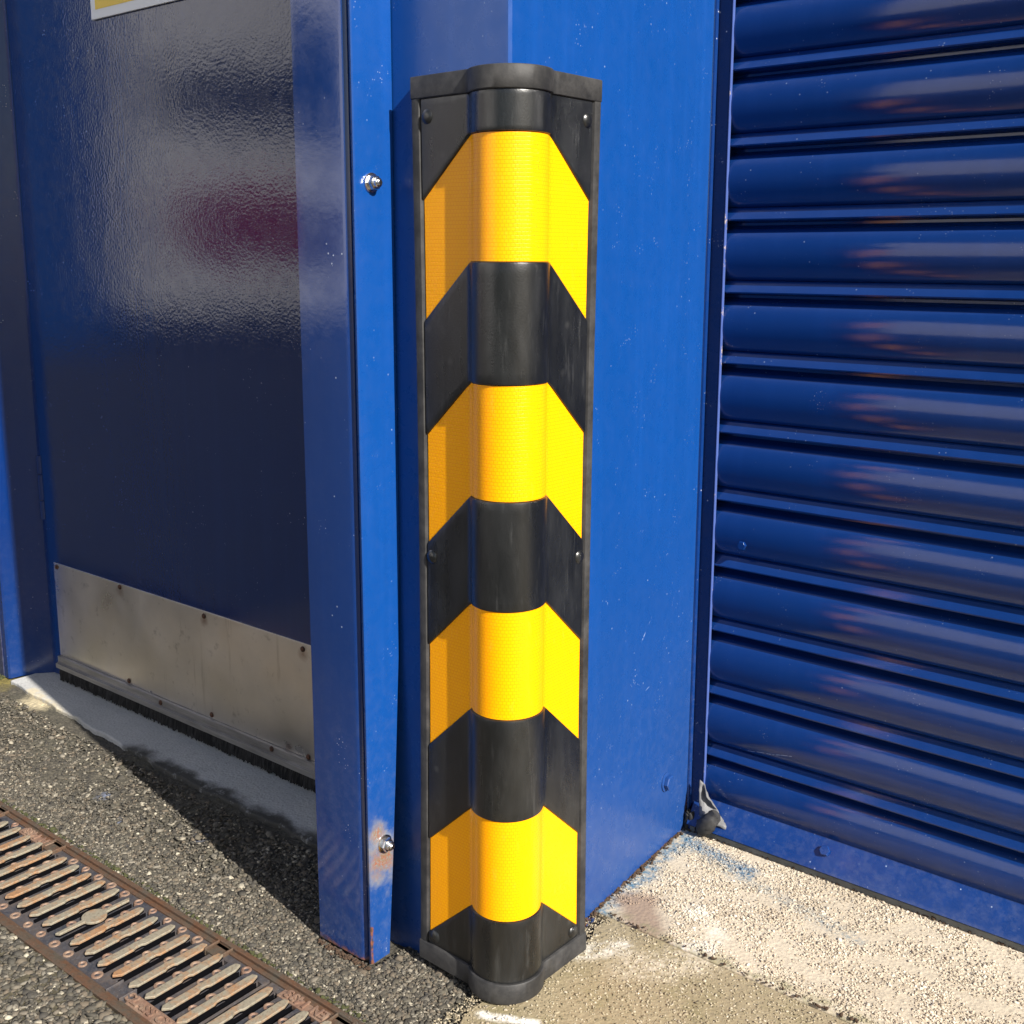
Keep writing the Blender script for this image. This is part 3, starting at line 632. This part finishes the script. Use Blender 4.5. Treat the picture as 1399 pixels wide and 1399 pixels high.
# ------------------------------------------------------------------ small plants of moss along edges
def mossy(name,region,n,size,label):
    o=stones(n,region,size,name,.8,-.001); o.data.materials.clear(); o.data.materials.append(M['moss']); tag(o,label,'moss')
mossy('moss_patch',(-1.1,-.06,-.160,-.152),260,.0024,'thin line of moss along the upper edge of the drain channel')
mossy('moss_clump',(-1.83,-1.70,.10,.165),900,.0035,'yellow green moss at the foot of the wall left of the door')

# ------------------------------------------------------------------ unseen buildings added across the yard, shaped for their reflections
bd=tag(empty('backdrop',(-10,-7.2,0)),'added low pale warehouse across the yard with a dark window strip','building')
ux,uy=-.6,.8      # facade direction, faces the door
def fac(u,w,z): return (-10.0+ux*u+.8*w,-8.2+uy*u+.6*w,z)
def fbox(u0,u1,w0,w1,z0_,z1_):
    m=MB(); m.add([fac(u0,w1,z0_),fac(u1,w1,z0_),fac(u1,w0,z0_),fac(u0,w0,z0_),fac(u0,w1,z1_),fac(u1,w1,z1_),fac(u1,w0,z1_),fac(u0,w0,z1_)],[(0,1,2,3),(7,6,5,4),(0,4,5,1),(1,5,6,2),(2,6,7,3),(3,7,4,0)]); return m
fbox(-14,2.45,-6,0,-.06,9.5).build('wall',M['render'],bd,smooth=0)  # added pale wall, turned sunward to brighten the reflections
fbox(-4,-.1,0,.05,2.4,3.9).build('window',M['darkglass'],bd,smooth=0); fbox(-.1,1.9,0,.05,2.6,3.25).build('window',M['darkglass'],bd,smooth=0); fbox(-4,-.25,0,.06,.9,1.65).build('brown_reflect_panel',plain('brown_panel',(.12,.07,.04),.5),bd,smooth=0)  # added panels, placed for the dark and brown bands of the reflections
fbox(-.2,1.7,0,.08,1.02,1.8).build('red_reflect_band',M['redpaint'],bd,smooth=0)  # red panel added for the red patch in the reflections
fbox(-14,2.45,0,.03,-.05,.35).build('plinth',M['dark'],bd,smooth=0)

tag(fbox(2.5,16,-6,.05,-.06,8.5).build('blue_reflect_block',paint('blue_reflect_paint',.5,1.4,.0001,100,.1,col=(.012,.06,.25)),smooth=0),'added blue block next to the pale warehouse across the yard','building')  # added block; its lit blue face tints the door's reflection
# ------------------------------------------------------------------ light, sky, camera
w=bpy.data.worlds.new('World'); sc.world=w; w.use_nodes=True; nt=w.node_tree
sky=nt.nodes.new('ShaderNodeTexSky'); sky.sky_type='NISHITA'; sky.sun_disc=False; sky.sun_elevation=EL; sky.sun_rotation=math.radians(100.8); sky.dust_density=1.5
bg=nt.nodes['Background']; nt.links.new(sky.outputs[0],bg.inputs[0]); bg.inputs[1].default_value=.055
sun=bpy.data.lights.new('sun','SUN'); sun.energy=5.0; sun.angle=math.radians(.5); sun.color=(1,.95,.87)
so=bpy.data.objects.new('sun',sun); COL.objects.link(so)
hd=Vector((-1,TAN_AZ,0)).normalized(); ld=Vector((hd.x*math.cos(EL),hd.y*math.cos(EL),-math.sin(EL))); so.rotation_euler=ld.to_track_quat('-Z','Y').to_euler()
cam=bpy.data.cameras.new('camera'); co=bpy.data.objects.new('camera',cam); COL.objects.link(co)
yaw,pit,rol,f=.6800296,.18918952,-.00327482,1527.155; PY=645.67
from mathutils import Matrix
F_=Vector((-math.sin(yaw)*math.cos(pit),math.cos(yaw)*math.cos(pit),-math.sin(pit))); r0=Vector((math.cos(yaw),math.sin(yaw),0)); d0=F_.cross(r0)
c,s=math.cos(rol),math.sin(rol); rr=c*r0+s*d0; dd=-s*r0+c*d0
mt=Matrix((rr,-dd,-F_)).transposed().to_4x4(); mt.translation=Vector((.86951548,-1.06692826,1.0))*S; co.matrix_world=mt
cam.sensor_width=36; cam.lens=36*f/1399; cam.shift_y=-(699.5-PY)/1399; cam.clip_start=.01; cam.clip_end=400
sc.camera=co
sc.view_settings.view_transform='Standard'; sc.view_settings.look='None'; sc.view_settings.exposure=.88; sc.view_settings.gamma=1
sc.render.resolution_x=1024; sc.render.resolution_y=1024
